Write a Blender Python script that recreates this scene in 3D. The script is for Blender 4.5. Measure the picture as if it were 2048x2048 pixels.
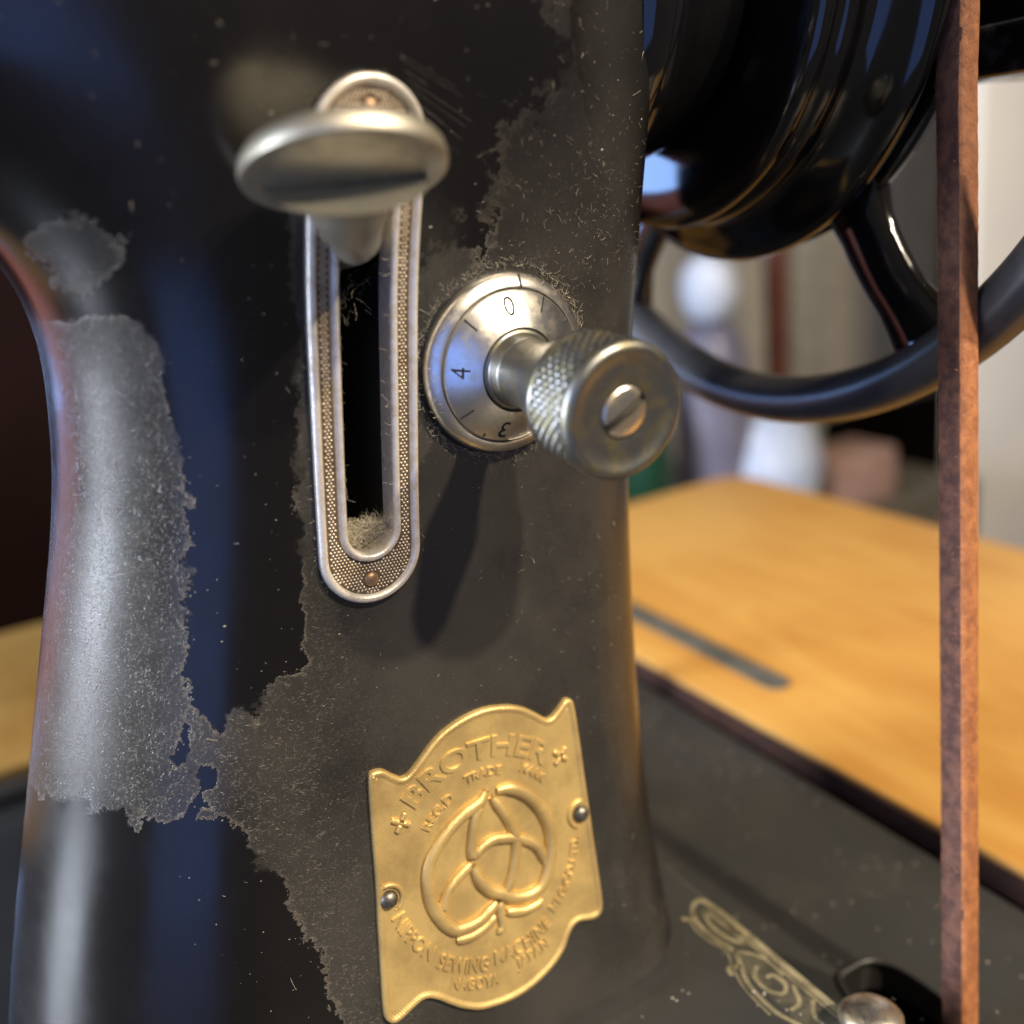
import bpy, bmesh, math, random
import numpy as np
from mathutils import Vector, Matrix

random.seed(7); rng = np.random.default_rng(7)
scene = bpy.context.scene
for o in list(bpy.data.objects): bpy.data.objects.remove(o)
MM = 0.001

# ---------------------------------------------------------------- camera
cam_d = bpy.data.cameras.new('camera'); cam = bpy.data.objects.new('camera', cam_d)
scene.collection.objects.link(cam); scene.camera = cam
AX = np.array([[0.86111461, -0.49862346, -0.09927878],
               [-0.23476607, -0.21676988, -0.94757359],
               [0.45096178, 0.83927675, -0.30372358]])      # rows: image right, image down, view direction
CAM = np.array([-78.446, -143.835, 26.031])
m = Matrix.Identity(4)
for i in range(3):
    m[i][0] = AX[0][i]; m[i][1] = -AX[1][i]; m[i][2] = -AX[2][i]; m[i][3] = CAM[i] * MM
cam.matrix_world = m
cam_d.sensor_width = 36; cam_d.lens = 36 * 1967 / 2048; cam_d.clip_start = 0.005; cam_d.clip_end = 20
cam_d.dof.use_dof = True; cam_d.dof.focus_distance = 0.166; cam_d.dof.aperture_fstop = 8.0

# ---------------------------------------------------------------- light: a dim room, one warm lamp, a window at the left
w = bpy.data.worlds.new('World'); scene.world = w; w.use_nodes = True
bg = w.node_tree.nodes['Background']; bg.inputs[0].default_value = (0.175, 0.160, 0.155, 1); bg.inputs[1].default_value = 0.8
def lamp(name, loc, target, power, size, col, shape='DISK', size_y=None):
    d = bpy.data.lights.new(name, 'AREA'); d.shape = shape; d.size = size; d.energy = power; d.color = col
    if size_y: d.size_y = size_y
    o = bpy.data.objects.new(name, d); scene.collection.objects.link(o); o.location = loc
    o.rotation_euler = (Vector(target) - Vector(loc)).to_track_quat('-Z', 'Y').to_euler()
    return o
lamp('ceiling_spot', (0.471, -0.780, 0.700), (0.0, 0.0, -0.03), 15.5, 0.045, (1.0, 0.84, 0.62))
lamp('ceiling_spot', (0.213, -0.800, 0.798), (0.0, 0.0, -0.03), 15.5, 0.045, (1.0, 0.84, 0.62))
lamp('window', (-1.3, 0.24, 0.26), (0, 0.03, 0.22), 54, 0.40, (0.80, 0.87, 1.0), 'RECTANGLE', 0.66)
lamp('blue_window', (-0.52, 0.80, 0.03), (0.06, 0.03, 0.03), 2.0, 0.2, (0.30, 0.50, 1.0), 'RECTANGLE', 0.18)
lamp('side_window', (-0.86, -1.02, -0.15), (0, 0, -0.05), 4.2, 0.8, (0.16, 0.34, 1.0), 'RECTANGLE', 1.2)
scene.view_settings.view_transform = 'Standard'; scene.view_settings.look = 'None'
scene.view_settings.exposure = 0; scene.view_settings.gamma = 1; scene.view_settings.use_curve_mapping = False
scene.render.engine = 'CYCLES'

# ---------------------------------------------------------------- helpers
def raw_obj(name, mesh, parent=None, **props):
    o = bpy.data.objects.new(name, mesh); scene.collection.objects.link(o)
    if parent is not None:
        o.parent = parent; o.matrix_parent_inverse = parent.matrix_world.inverted()
    for k, v in props.items(): o[k] = v
    return o
def mk(name, verts, faces, mat, parent=None, smooth=True, sharp=None, **props):
    me = bpy.data.meshes.new(name)
    me.from_pydata((np.asarray(verts, float) * MM).tolist(), [], [tuple(int(i) for i in f) for f in faces])
    me.materials.append(mat); me.update()
    if smooth:
        me.shade_smooth()
        if sharp: me.set_sharp_from_angle(angle=math.radians(sharp))
    return raw_obj(name, me, parent, **props)
def empty(name, loc, **props):
    o = bpy.data.objects.new(name, None); scene.collection.objects.link(o)
    o.location = Vector(loc) * MM; o.empty_display_size = 0.01
    for k, v in props.items(): o[k] = v
    bpy.context.view_layer.update()
    return o
def join(parts):
    V, F, n = [], [], 0
    for v, f in parts:
        v = np.asarray(v, float); V.append(v); F += [tuple(i + n for i in q) for q in f]; n += len(v)
    return np.concatenate(V), F
def grid_faces(nu, nv, cu=False, cv=False):
    F = []
    for i in range(nu - (0 if cu else 1)):
        for j in range(nv - (0 if cv else 1)):
            a = i * nv + j; b = ((i + 1) % nu) * nv + j; c = ((i + 1) % nu) * nv + (j + 1) % nv; d = i * nv + (j + 1) % nv
            F.append((a, b, c, d))
    return F
def frame(n, up=(0, 0, 1)):
    n = np.array(n, float); n /= np.linalg.norm(n)
    x = np.cross(np.array(up, float), n); x /= np.linalg.norm(x); y = np.cross(n, x)
    return x, y, n
def lathe(prof, o, n, seg=72, up=(0, 0, 1), cap=True):
    """profile of (radius, height) turned about the axis n at o"""
    X, Y, N = frame(n, up); o = np.array(o, float); V = []
    for r, h in prof:
        for k in range(seg):
            a = 2 * math.pi * k / seg
            V.append(o + N * h + r * (math.cos(a) * X + math.sin(a) * Y))
    F = []
    for i in range(len(prof) - 1):
        for k in range(seg):
            k2 = (k + 1) % seg
            F.append((i * seg + k, i * seg + k2, (i + 1) * seg + k2, (i + 1) * seg + k))
    if cap:
        F.append(tuple(range(seg))[::-1]); F.append(tuple((len(prof) - 1) * seg + k for k in range(seg)))
    return np.array(V), F
def smooth_path(pts, n, closed=False):
    pts = np.array(pts, float); m = len(pts); out = []
    segs = m if closed else m - 1
    for i in range(segs):
        p1, p2 = pts[i], pts[(i + 1) % m]
        p0 = pts[(i - 1) % m] if closed or i > 0 else 2 * p1 - p2
        p3 = pts[(i + 2) % m] if closed or i + 2 < m else 2 * p2 - p1
        for k in range(n):
            t = k / n
            out.append(0.5 * (2 * p1 + (p2 - p0) * t + (2 * p0 - 5 * p1 + 4 * p2 - p3) * t * t + (3 * p1 - p0 - 3 * p2 + p3) * t ** 3))
    if not closed: out.append(pts[-1])
    return np.array(out)
def tube(path, rad, seg=8, closed=False, section=None, ref=(0, -1, 0), cap=True):
    path = np.array(path, float); n = len(path); rad = np.broadcast_to(rad, (n,)); V = []; ref = np.array(ref, float)
    for i in range(n):
        a = path[(i - 1) % n] if closed or i > 0 else path[i]; b = path[(i + 1) % n] if closed or i < n - 1 else path[i]
        t = b - a; t /= np.linalg.norm(t) + 1e-12
        s = np.cross(t, ref); s /= np.linalg.norm(s) + 1e-12; u = np.cross(s, t)
        if section is None:
            for k in range(seg):
                q = 2 * math.pi * k / seg; V.append(path[i] + rad[i] * (math.cos(q) * s + math.sin(q) * u))
        else:
            for (c, d) in section: V.append(path[i] + rad[i] * (c * s + d * u))
    k = seg if section is None else len(section)
    F = grid_faces(n, k, closed, True)
    if cap and not closed: F += [tuple(range(k))[::-1], tuple((n - 1) * k + j for j in range(k))]
    return np.array(V), F
def box(lo, hi, bev=0.0):
    bm = bmesh.new(); bmesh.ops.create_cube(bm, size=1)
    lo = np.array(lo, float); hi = np.array(hi, float)
    for v in bm.verts: v.co = Vector((lo + hi) / 2 + np.array(v.co) * (hi - lo))
    if bev: bmesh.ops.bevel(bm, geom=list(bm.edges), offset=bev, segments=3, affect='EDGES', profile=0.5)
    bm.verts.index_update(); V = np.array([v.co[:] for v in bm.verts]); F = [tuple(v.index for v in f.verts) for f in bm.faces]; bm.free()
    return V, F
def slab(poly, z0, z1, bev=1.2):
    """outline in x, y raised between z0 and z1 with an eased upper edge"""
    bm = bmesh.new(); vs = [bm.verts.new((x, y, z1)) for x, y in poly]; f = bm.faces.new(vs)
    if f.normal.z < 0: f.normal_flip()
    r = bmesh.ops.extrude_face_region(bm, geom=[f]); low = [g for g in r['geom'] if isinstance(g, bmesh.types.BMVert)]
    for v in low: v.co.z = z1
    for v in vs: v.co.z = z0
    bmesh.ops.recalc_face_normals(bm, faces=bm.faces)
    top = [e for e in bm.edges if all(abs(v.co.z - z1) < 1e-6 for v in e.verts)]
    if bev: bmesh.ops.bevel(bm, geom=top, offset=bev, segments=3, affect='EDGES', profile=0.5)
    bm.verts.index_update(); V = np.array([v.co[:] for v in bm.verts]); F = [tuple(v.index for v in f.verts) for f in bm.faces]; bm.free()
    return V, F

# ---------------------------------------------------------------- materials
class N:
    def __init__(s, name):
        s.m = bpy.data.materials.new(name); s.m.use_nodes = True; s.t = s.m.node_tree; s.b = s.t.nodes['Principled BSDF']
    def node(s, typ, **kw):
        n = s.t.nodes.new(typ)
        for k, v in kw.items():
            if k.startswith('i_'): n.inputs[k[2:].replace('_', ' ')].default_value = v
            else: setattr(n, k, v)
        return n
    def link(s, a, b): s.t.links.new(a, b)
    def coord(s):
        return s.node('ShaderNodeTexCoord').outputs['Object']
    def noise(s, scale, detail=4, rough=0.55, dist=0.0, vec=None):
        n = s.node('ShaderNodeTexNoise'); n.inputs['Scale'].default_value = scale; n.inputs['Detail'].default_value = detail
        n.inputs['Roughness'].default_value = rough; n.inputs['Distortion'].default_value = dist
        s.link(vec if vec is not None else s.coord(), n.inputs['Vector']); return n.outputs['Fac']
    def math(s, op, a, b=None, c=None):
        n = s.node('ShaderNodeMath', operation=op)
        for i, v in enumerate((a, b, c)):
            if v is None: continue
            if isinstance(v, (int, float)): n.inputs[i].default_value = v
            else: s.link(v, n.inputs[i])
        return n.outputs[0]
    def rng(s, v, a, b, c=0.0, d=1.0, smooth=True):
        n = s.node('ShaderNodeMapRange'); n.interpolation_type = 'SMOOTHSTEP' if smooth else 'LINEAR'
        n.inputs['From Min'].default_value = a; n.inputs['From Max'].default_value = b
        n.inputs['To Min'].default_value = c; n.inputs['To Max'].default_value = d
        s.link(v, n.inputs['Value']); return n.outputs['Result']
    def mix(s, f, a, b):
        n = s.node('ShaderNodeMix', data_type='RGBA')
        for i, v in ((0, f), (6, a), (7, b)):
            if isinstance(v, (int, float)): n.inputs[i].default_value = v
            elif isinstance(v, tuple): n.inputs[i].default_value = (*v, 1)
            else: s.link(v, n.inputs[i])
        return n.outputs[2]
    def fmix(s, f, a, b):
        n = s.node('ShaderNodeMix', data_type='FLOAT')
        for i, v in ((0, f), (2, a), (3, b)):
            if isinstance(v, (int, float)): n.inputs[i].default_value = v
            else: s.link(v, n.inputs[i])
        return n.outputs[0]
    def set(s, **kw):
        for k, v in kw.items():
            k = k.replace('_', ' ')
            if isinstance(v, (int, float)): s.b.inputs[k].default_value = v
            elif isinstance(v, tuple): s.b.inputs[k].default_value = (*v, 1)
            else: s.link(v, s.b.inputs[k])
        return s
    def bump(s, h, strength, dist):
        n = s.node('ShaderNodeBump'); n.inputs['Strength'].default_value = strength; n.inputs['Distance'].default_value = dist
        s.link(h, n.inputs['Height']); s.link(n.outputs['Normal'], s.b.inputs['Normal'])
    def attr(s, name):
        return s.node('ShaderNodeAttribute', attribute_name=name).outputs['Fac']

def enamel_mat(name, film=True):
    M = N(name)
    gloss_c = (0.0045, 0.0042, 0.0048)
    if not film:
        d = M.noise(160, 5, 0.65); dm = M.rng(d, 0.48, 0.72)
        M.set(Base_Color=M.mix(dm, gloss_c, (0.03, 0.028, 0.024)), Roughness=M.fmix(dm, 0.13, 0.34))
        return M.m
    a = M.attr('film')
    n1 = M.noise(220, 5, 0.7); n2 = M.noise(1100, 3, 0.6)
    e = M.math('ADD', a, M.math('ADD', M.math('MULTIPLY', M.math('SUBTRACT', n1, 0.5), 7.0), M.math('MULTIPLY', M.math('SUBTRACT', n2, 0.5), 2.6)))
    wd = M.rng(M.noise(75, 3, 0.6), 0.42, 0.68, 0.12, 1.7)
    mask = M.math('MULTIPLY', M.rng(M.math('DIVIDE', e, wd), -0.3, 1.0), M.attr('cover'))
    edge = M.math('MULTIPLY', mask, M.rng(e, 0.9, 0.1))
    fib = M.attr('fibre')
    n = M.noise(330, 1.0, 0.5, 2.2)
    lines = M.math('MULTIPLY', M.rng(M.math('ABSOLUTE', M.math('SUBTRACT', n, 0.5)), 0.012, 0.0), M.rng(M.noise(500, 2), 0.45, 0.55))
    co = M.coord()
    for ang in (12, 47, 81, 118, 155):
        wv = M.node('ShaderNodeVectorMath', operation='ADD'); M.link(co, wv.inputs[0])
        nz = M.node('ShaderNodeTexNoise'); nz.inputs['Scale'].default_value = 240; M.link(co, nz.inputs['Vector'])
        sv = M.node('ShaderNodeVectorMath', operation='SCALE'); sv.inputs['Scale'].default_value = 0.0016; M.link(nz.outputs['Color'], sv.inputs[0]); M.link(sv.outputs[0], wv.inputs[1])
        mp = M.node('ShaderNodeMapping'); mp.inputs['Rotation'].default_value = (0, math.radians(ang), 0); mp.inputs['Location'].default_value = (ang * 0.013, 0, 0); M.link(wv.outputs[0], mp.inputs[0])
        m2 = M.node('ShaderNodeMapping'); m2.inputs['Scale'].default_value = (0.16, 0.5, 1.0); M.link(mp.outputs[0], m2.inputs[0])
        l = M.rng(M.noise(5000, 1.0, 0.5, 0.0, m2.outputs[0]), 0.66, 0.76)
        lines = M.math('MAXIMUM', lines, l)
    lines = M.math('MULTIPLY', M.math('MULTIPLY', lines, mask), fib)
    cloud = M.noise(34, 5, 0.6); fine = M.noise(2600, 2, 0.5)
    fc = M.mix(M.rng(cloud, 0.3, 0.7), (0.0175, 0.0170, 0.0162), (0.038, 0.0360, 0.0325))
    fc = M.mix(M.math('MULTIPLY', M.rng(fine, 0.55, 0.75), 0.22), fc, (0.10, 0.09, 0.075))
    fc = M.mix(M.math('MULTIPLY', edge, 0.55), fc, (0.14, 0.125, 0.10))
    fc = M.mix(M.math('MULTIPLY', M.math('MULTIPLY', lines, M.rng(M.noise(140, 3), 0.3, 0.7, 0.25, 0.9)), 0.8), fc, (0.125, 0.117, 0.10))
    thin = M.rng(M.noise(90, 5, 0.7), 0.60, 0.72)
    gc = M.mix(M.math('MULTIPLY', thin, 0.4), gloss_c, (0.012, 0.011, 0.010))
    col = M.mix(mask, gc, fc)
    fr = M.fmix(M.rng(cloud, 0.3, 0.7), 0.23, 0.34)
    rg = M.fmix(M.rng(M.noise(60, 4, 0.6), 0.35, 0.7), 0.18, 0.28)
    M.set(Base_Color=col, Roughness=M.fmix(mask, rg, fr), Specular_IOR_Level=0.5)
    M.bump(M.math('ADD', M.math('MULTIPLY', lines, 0.6), M.math('ADD', M.math('MULTIPLY', mask, 0.5), M.math('MULTIPLY', M.math('MULTIPLY', fine, mask), 0.25))), 0.55, 0.00012)
    return M.m
def metal_mat(name, base, tarn, rough, spread=0.15, scale=220, metallic=1.0, bump=0.25):
    M = N(name); n = M.noise(scale, 6, 0.65); f = M.rng(n, 0.42, 0.66); g = M.noise(scale * 9, 3, 0.6)
    M.set(Base_Color=M.mix(f, base, tarn), Metallic=metallic, Roughness=M.fmix(M.math('ADD', M.math('MULTIPLY', f, 0.7), M.math('MULTIPLY', g, 0.3)), rough, rough + spread))
    M.bump(M.math('ADD', M.math('MULTIPLY', n, 0.5), g), bump, 0.00006)
    return M.m
def plain_mat(name, c, rough, c2=None, scale=40, bump=0.0, metallic=0.0, spec=0.5):
    M = N(name); n = M.noise(scale, 5, 0.6)
    M.set(Base_Color=M.mix(M.rng(n, 0.35, 0.65), c, c2 or tuple(v * 0.8 for v in c)), Roughness=rough, Metallic=metallic, Specular_IOR_Level=spec)
    if bump: M.bump(n, bump, 0.0004)
    return M.m

MAT = {}
MAT['body'] = enamel_mat('black_enamel_with_dust_film')
MAT['enamel'] = enamel_mat('black_enamel', False)
MAT['gloss'] = plain_mat('black_gloss_wheel', (0.004, 0.004, 0.0045), 0.09, (0.006, 0.0055, 0.005), 90)
MAT['nickel'] = metal_mat('worn_nickel', (0.78, 0.74, 0.66), (0.55, 0.47, 0.33), 0.24, 0.22, 420, 1.0, 0.35)
MAT['chrome'] = metal_mat('dial_chrome', (0.74, 0.72, 0.69), (0.64, 0.60, 0.53), 0.26, 0.14, 500, 1.0, 0.25)
MAT['knob'] = metal_mat('tarnished_knob', (0.24, 0.247, 0.248), (0.21, 0.19, 0.12), 0.34, 0.2, 330, 1.0, 0.4)
MAT['lever'] = metal_mat('lever_nickel', (0.45, 0.43, 0.37), (0.36, 0.33, 0.26), 0.47, 0.14, 170, 1.0, 0.25)
MAT['trim'] = metal_mat('slot_trim_nickel', (0.80, 0.77, 0.73), (0.62, 0.56, 0.48), 0.33, 0.22, 420, 0.6, 0.7)
MAT['trim_floor'] = metal_mat('slot_trim_floor', (0.16, 0.125, 0.09), (0.10, 0.075, 0.05), 0.5, 0.2, 300, 0.6, 0.3)
MAT['stud'] = metal_mat('slot_trim_studs', (0.60, 0.52, 0.41), (0.44, 0.36, 0.26), 0.34, 0.15, 300, 0.8, 0.1)
MAT['rivet'] = metal_mat('brown_rivet', (0.36, 0.24, 0.15), (0.24, 0.16, 0.10), 0.4, 0.2, 600, 0.8, 0.4)
MAT['steel'] = metal_mat('dark_steel', (0.24, 0.23, 0.21), (0.10, 0.09, 0.08), 0.42, 0.2, 800, 1.0, 0.6)
MAT['ink'] = plain_mat('engraving_black', (0.012, 0.011, 0.010), 0.7)
MAT['void'] = plain_mat('black_hole', (0.003, 0.003, 0.003), 0.9)
MAT['lint'] = plain_mat('lint', (0.42, 0.38, 0.29), 0.95, (0.30, 0.27, 0.20), 500)
MAT['speck'] = plain_mat('dust_specks', (0.45, 0.42, 0.36), 0.9, (0.30, 0.27, 0.22), 700)
MAT['bed'] = plain_mat('dusty_black_bed', (0.030, 0.0305, 0.030), 0.40, (0.038, 0.0375, 0.036), 45)
MAT['rim'] = plain_mat('dusty_black_rim', (0.040, 0.040, 0.043), 0.34, (0.055, 0.053, 0.052), 120)
MAT['gilt'] = plain_mat('gilt_transfer', (0.30, 0.26, 0.155), 0.5, (0.15, 0.13, 0.08), 260, 0.0, 0.2)

def brass_mat():
    M = N('stamped_brass'); co = M.coord()
    sep = M.node('ShaderNodeSeparateXYZ'); M.link(co, sep.inputs[0])
    u = M.math('ADD', sep.outputs['X'], M.math('MULTIPLY', sep.outputs['Z'], 0.8))
    v = M.math('SUBTRACT', sep.outputs['X'], M.math('MULTIPLY', sep.outputs['Z'], 1.1))
    s1 = M.math('SINE', M.math('MULTIPLY', u, 10500)); s2 = M.math('SINE', M.math('MULTIPLY', v, 9000))
    patch = M.rng(M.noise(70, 3, 0.5), 0.35, 0.6)
    weave = M.math('MULTIPLY', M.math('ADD', M.math('MULTIPLY', s1, 0.7), M.math('MULTIPLY', s2, 0.3)), patch)
    n = M.noise(120, 5, 0.6); g = M.noise(1800, 3, 0.6)
    c = M.mix(M.rng(n, 0.35, 0.65), (0.72, 0.525, 0.21), (0.52, 0.375, 0.155))
    c = M.mix(M.math('MULTIPLY', M.rng(weave, 0.2, 0.9), 0.35), c, (0.42, 0.27, 0.11))
    c = M.mix(M.math('MULTIPLY', M.rng(M.noise(48, 6, 0.7), 0.5, 0.72), 0.38), c, (0.30, 0.205, 0.085))
    M.set(Base_Color=c, Metallic=0.62, Roughness=M.fmix(n, 0.38, 0.52))
    M.bump(M.math('ADD', M.math('MULTIPLY', weave, 0.4), M.math('MULTIPLY', g, 0.8)), 0.42, 0.00012)
    return M.m
MAT['brass'] = brass_mat()
def leather_mat():
    M = N('leather_belt'); co = M.coord()
    mp = M.node('ShaderNodeMapping'); mp.inputs['Scale'].default_value = (1, 1, 0.7); M.link(co, mp.inputs[0])
    n = M.noise(520, 6, 0.7, 0.2, mp.outputs[0]); n2 = M.noise(190, 4, 0.6)
    c = M.mix(M.rng(n, 0.3, 0.7), (0.235, 0.084, 0.033), (0.42, 0.165, 0.060))
    c = M.mix(M.math('MULTIPLY', M.rng(n2, 0.5, 0.75), 0.6), c, (0.20, 0.078, 0.045))
    M.set(Base_Color=c, Roughness=0.62); M.bump(M.math('ADD', n, M.math('MULTIPLY', n2, 0.6)), 0.9, 0.0006)
    return M.m
MAT['leather'] = leather_mat()
MAT['leather_shaded_edge'] = plain_mat('rough_cut_leather_shaded', (0.060, 0.024, 0.017), 0.85, (0.13, 0.054, 0.033), 420, 0.9)  # rough cut belt sides, with the shade of that side put into the colour
def wood_mat():
    M = N('orange_wood'); co = M.coord()
    mp = M.node('ShaderNodeMapping'); mp.inputs['Scale'].default_value = (1.0, 0.16, 1.0); M.link(co, mp.inputs[0])
    g = M.noise(60, 6, 0.6, 1.2, mp.outputs[0]); b = M.noise(9, 4, 0.5); p = M.noise(500, 3, 0.6, 0.0, mp.outputs[0])
    c = M.mix(M.rng(g, 0.3, 0.7), (0.50, 0.275, 0.066), (0.42, 0.20, 0.040))
    c = M.mix(M.math('MULTIPLY', M.rng(b, 0.45, 0.65), 0.5), c, (0.54, 0.32, 0.085))
    c = M.mix(M.math('MULTIPLY', M.rng(p, 0.58, 0.75), 0.35), c, (0.36, 0.14, 0.03))
    M.set(Base_Color=c, Roughness=0.42); M.bump(M.math('ADD', g, p), 0.15, 0.0004)
    return M.m
MAT['wood'] = wood_mat()
MAT['wood_edge'] = plain_mat('dark_table_edge', (0.055, 0.022, 0.012), 0.55, (0.03, 0.012, 0.008), 80)
# ---------------------------------------------------------------- casting shape (all lengths in mm)
def spline(xs, ys):
    xs = np.array(xs, float); ys = np.array(ys, float); n = len(xs); h = np.diff(xs)
    A = np.eye(n); b = np.zeros(n)
    for i in range(1, n - 1):
        A[i, i-1] = h[i-1]; A[i, i] = 2 * (h[i-1] + h[i]); A[i, i+1] = h[i]
        b[i] = 6 * ((ys[i+1] - ys[i]) / h[i] - (ys[i] - ys[i-1]) / h[i-1])
    M = np.linalg.solve(A, b)
    def f(x):
        x = np.clip(x, xs[0], xs[-1]); i = np.clip(np.searchsorted(xs, x) - 1, 0, n - 2)
        a = (xs[i+1] - x); c = (x - xs[i]); H = h[i]
        return (M[i] * a**3 + M[i+1] * c**3) / (6 * H) + (ys[i] / H - M[i] * H / 6) * a + (ys[i+1] / H - M[i+1] * H / 6) * c
    return f
P_XL = spline([-140, -98, -64, -35, -11, 10, 40, 120], [-107, -96.5, -85.5, -76, -69, -66, -64, -64])
P_XR = spline([-140, -107, -61, -30, -11, 15, 55, 120], [31, 32, 34.5, 35.6, 36, 37.2, 41, 44])
P_YF = spline([-140, -116, -90, -60, -30, 0, 30, 60, 120], [-10.5, -4, 1.0, 3.6, 3.4, 0, -4.0, -6.5, -8])
P_RL = spline([-140, -60, 0, 120], [44, 36, 30, 30])
def rbox(x, y, hx, hy, r):
    qx = np.abs(x) - hx + r; qy = np.abs(y) - hy + r
    return np.minimum(np.maximum(qx, qy), 0) + np.hypot(np.maximum(qx, 0), np.maximum(qy, 0)) - r
def smin(a, b, k):
    h = np.clip(0.5 + 0.5 * (b - a) / k, 0, 1)
    return b * (1 - h) + a * h - k * h * (1 - h)
SLOT_A = (-22.6, 31.0); SLOT_B = (-26.5, -23.4)          # slot centre line (x, z), top and bottom
def seg_dist(x, z, a, b):
    ax, az = a; bx, bz = b; dx, dz = bx - ax, bz - az
    t = np.clip(((x - ax) * dx + (z - az) * dz) / (dx * dx + dz * dz), 0, 1)
    return np.hypot(x - ax - t * dx, z - az - t * dz)
def outer_shape(p):
    x, y, z = p[..., 0], p[..., 1], p[..., 2]
    xl, xr, yf = P_XL(z), P_XR(z), P_YF(z); yb = 66.0
    cx, cy = (xl + xr) / 2, (yf + yb) / 2
    rl = P_RL(z); t = np.clip((x - cx) / 24 + 0.5, 0, 1); t = t * t * (3 - 2 * t)
    r = rl * (1 - t) + 19.0 * t
    pil = rbox(x - cx, y - cy, (xr - xl) / 2, (yb - yf) / 2, r)
    pil = np.maximum(pil, z - 104)
    arm = np.maximum(rbox(y - 28, z - 76, 33.0, 38.0, 25.0), x - 0.0)
    d = smin(pil, arm, 34.0)
    return d
def body_shape(p):
    d = outer_shape(p)
    cut = np.maximum(seg_dist(p[..., 0], p[..., 2], SLOT_A, SLOT_B) - 6.0, p[..., 1] - 44.0)
    return np.maximum(d, -cut)
def front_y(x, z):
    """depth of the casting's front skin at (x, z)"""
    x, z = np.broadcast_arrays(np.asarray(x, float), np.asarray(z, float))
    y = np.full(x.shape, -40.0)
    for _ in range(70):
        y = y + 0.85 * np.clip(outer_shape(np.stack([x, y, z], -1)), -6, 6)
    return y
def surface_nets(fn, lo, hi, h):
    lo = np.array(lo, float); n = np.ceil((np.array(hi) - lo) / h).astype(int) + 1
    ax = [lo[i] + h * np.arange(n[i]) for i in range(3)]
    G = np.stack(np.meshgrid(*ax, indexing='ij'), -1); D = fn(G); S = D < 0
    cnt = np.zeros(tuple(n - 1), int); acc = np.zeros(tuple(n - 1) + (3,)); num = np.zeros(tuple(n - 1))
    c = lambda A, i, j, k: A[i:i + n[0] - 1, j:j + n[1] - 1, k:k + n[2] - 1]
    for i in (0, 1):
        for j in (0, 1):
            for k in (0, 1): cnt += c(S, i, j, k)
    for axis in range(3):
        for a in (0, 1):
            for b in (0, 1):
                o0 = [a, b]; o0.insert(axis, 0); o1 = [a, b]; o1.insert(axis, 1)
                d0, d1 = c(D, *o0), c(D, *o1); x = (d0 < 0) != (d1 < 0)
                t = np.where(x, d0 / np.where(x, d0 - d1, 1), 0)
                P = c(G, *o0).copy(); P[..., axis] += t * h
                acc += P * x[..., None]; num += x
    mixed = (cnt > 0) & (cnt < 8); idx = np.full(mixed.shape, -1); idx[mixed] = np.arange(mixed.sum())
    V = acc[mixed] / num[mixed][:, None]; F = []
    for axis in range(3):
        sl0 = [slice(1, -1)] * 3; sl0[axis] = slice(0, -1); sl1 = list(sl0); sl1[axis] = slice(1, None)
        s0, s1 = S[tuple(sl0)], S[tuple(sl1)]; e = np.argwhere(s0 != s1); fl = s0[s0 != s1]
        base = e.copy()
        for q in range(3):
            if q != axis: base[:, q] += 1
        u, v = [(1, 2), (2, 0), (0, 1)][axis]
        def cell(du, dv):
            b = base.copy(); b[:, u] -= du; b[:, v] -= dv; return idx[b[:, 0], b[:, 1], b[:, 2]]
        q = np.stack([cell(1, 1), cell(0, 1), cell(0, 0), cell(1, 0)], 1)
        q[~fl] = q[~fl][:, ::-1]; F.append(q)
    F = np.concatenate(F); F = F[(F >= 0).all(1)]
    return V, F
def grad(fn, P, e=0.04):
    return np.stack([(fn(P + e * v) - fn(P - e * v)) / (2 * e) for v in np.eye(3)], -1)

# ================================================================ SETTING: table, bed level
BED_Z, PLINTH_Z, TABLE_Z = -132.0, -150.0, -142.0

# ================================================================ SEWING MACHINE
machine = empty('sewing_machine', (0, 30, -150), label='old black sewing machine with worn dusty enamel and gold maker plate', category='sewing machine')

V, F = surface_nets(body_shape, (-196, -30, -133.5), (60, 76, 112), 1.7)
for _ in range(5):
    d = body_shape(V); g = grad(body_shape, V); g2 = (g * g).sum(1) + 1e-6
    V = V - g * np.clip(d / g2, -0.8, 0.8)[:, None]
body = mk('casting', V, F, MAT['body'], machine, label='black enamel pillar with ragged patches of grey dust film')
nr = grad(outer_shape, V); nr /= np.linalg.norm(nr, axis=1)[:, None] + 1e-9
near = np.abs(outer_shape(V)) < 0.3
def poly_sd(P, poly):
    poly = np.array(poly, float); x, z = P[:, 0], P[:, 1]; d = np.full(len(P), 1e9); ins = np.zeros(len(P), bool)
    for i in range(len(poly)):
        a, b = poly[i], poly[(i + 1) % len(poly)]
        d = np.minimum(d, seg_dist(x, z, a, b if (a != b).any() else b + 1e-6))
        c_ = ((a[1] > z) != (b[1] > z)) & (x < (b[0] - a[0]) * (z - a[1]) / (b[1] - a[1] + 1e-12) + a[0]); ins ^= c_
    return np.where(ins, d, -d)
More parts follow.
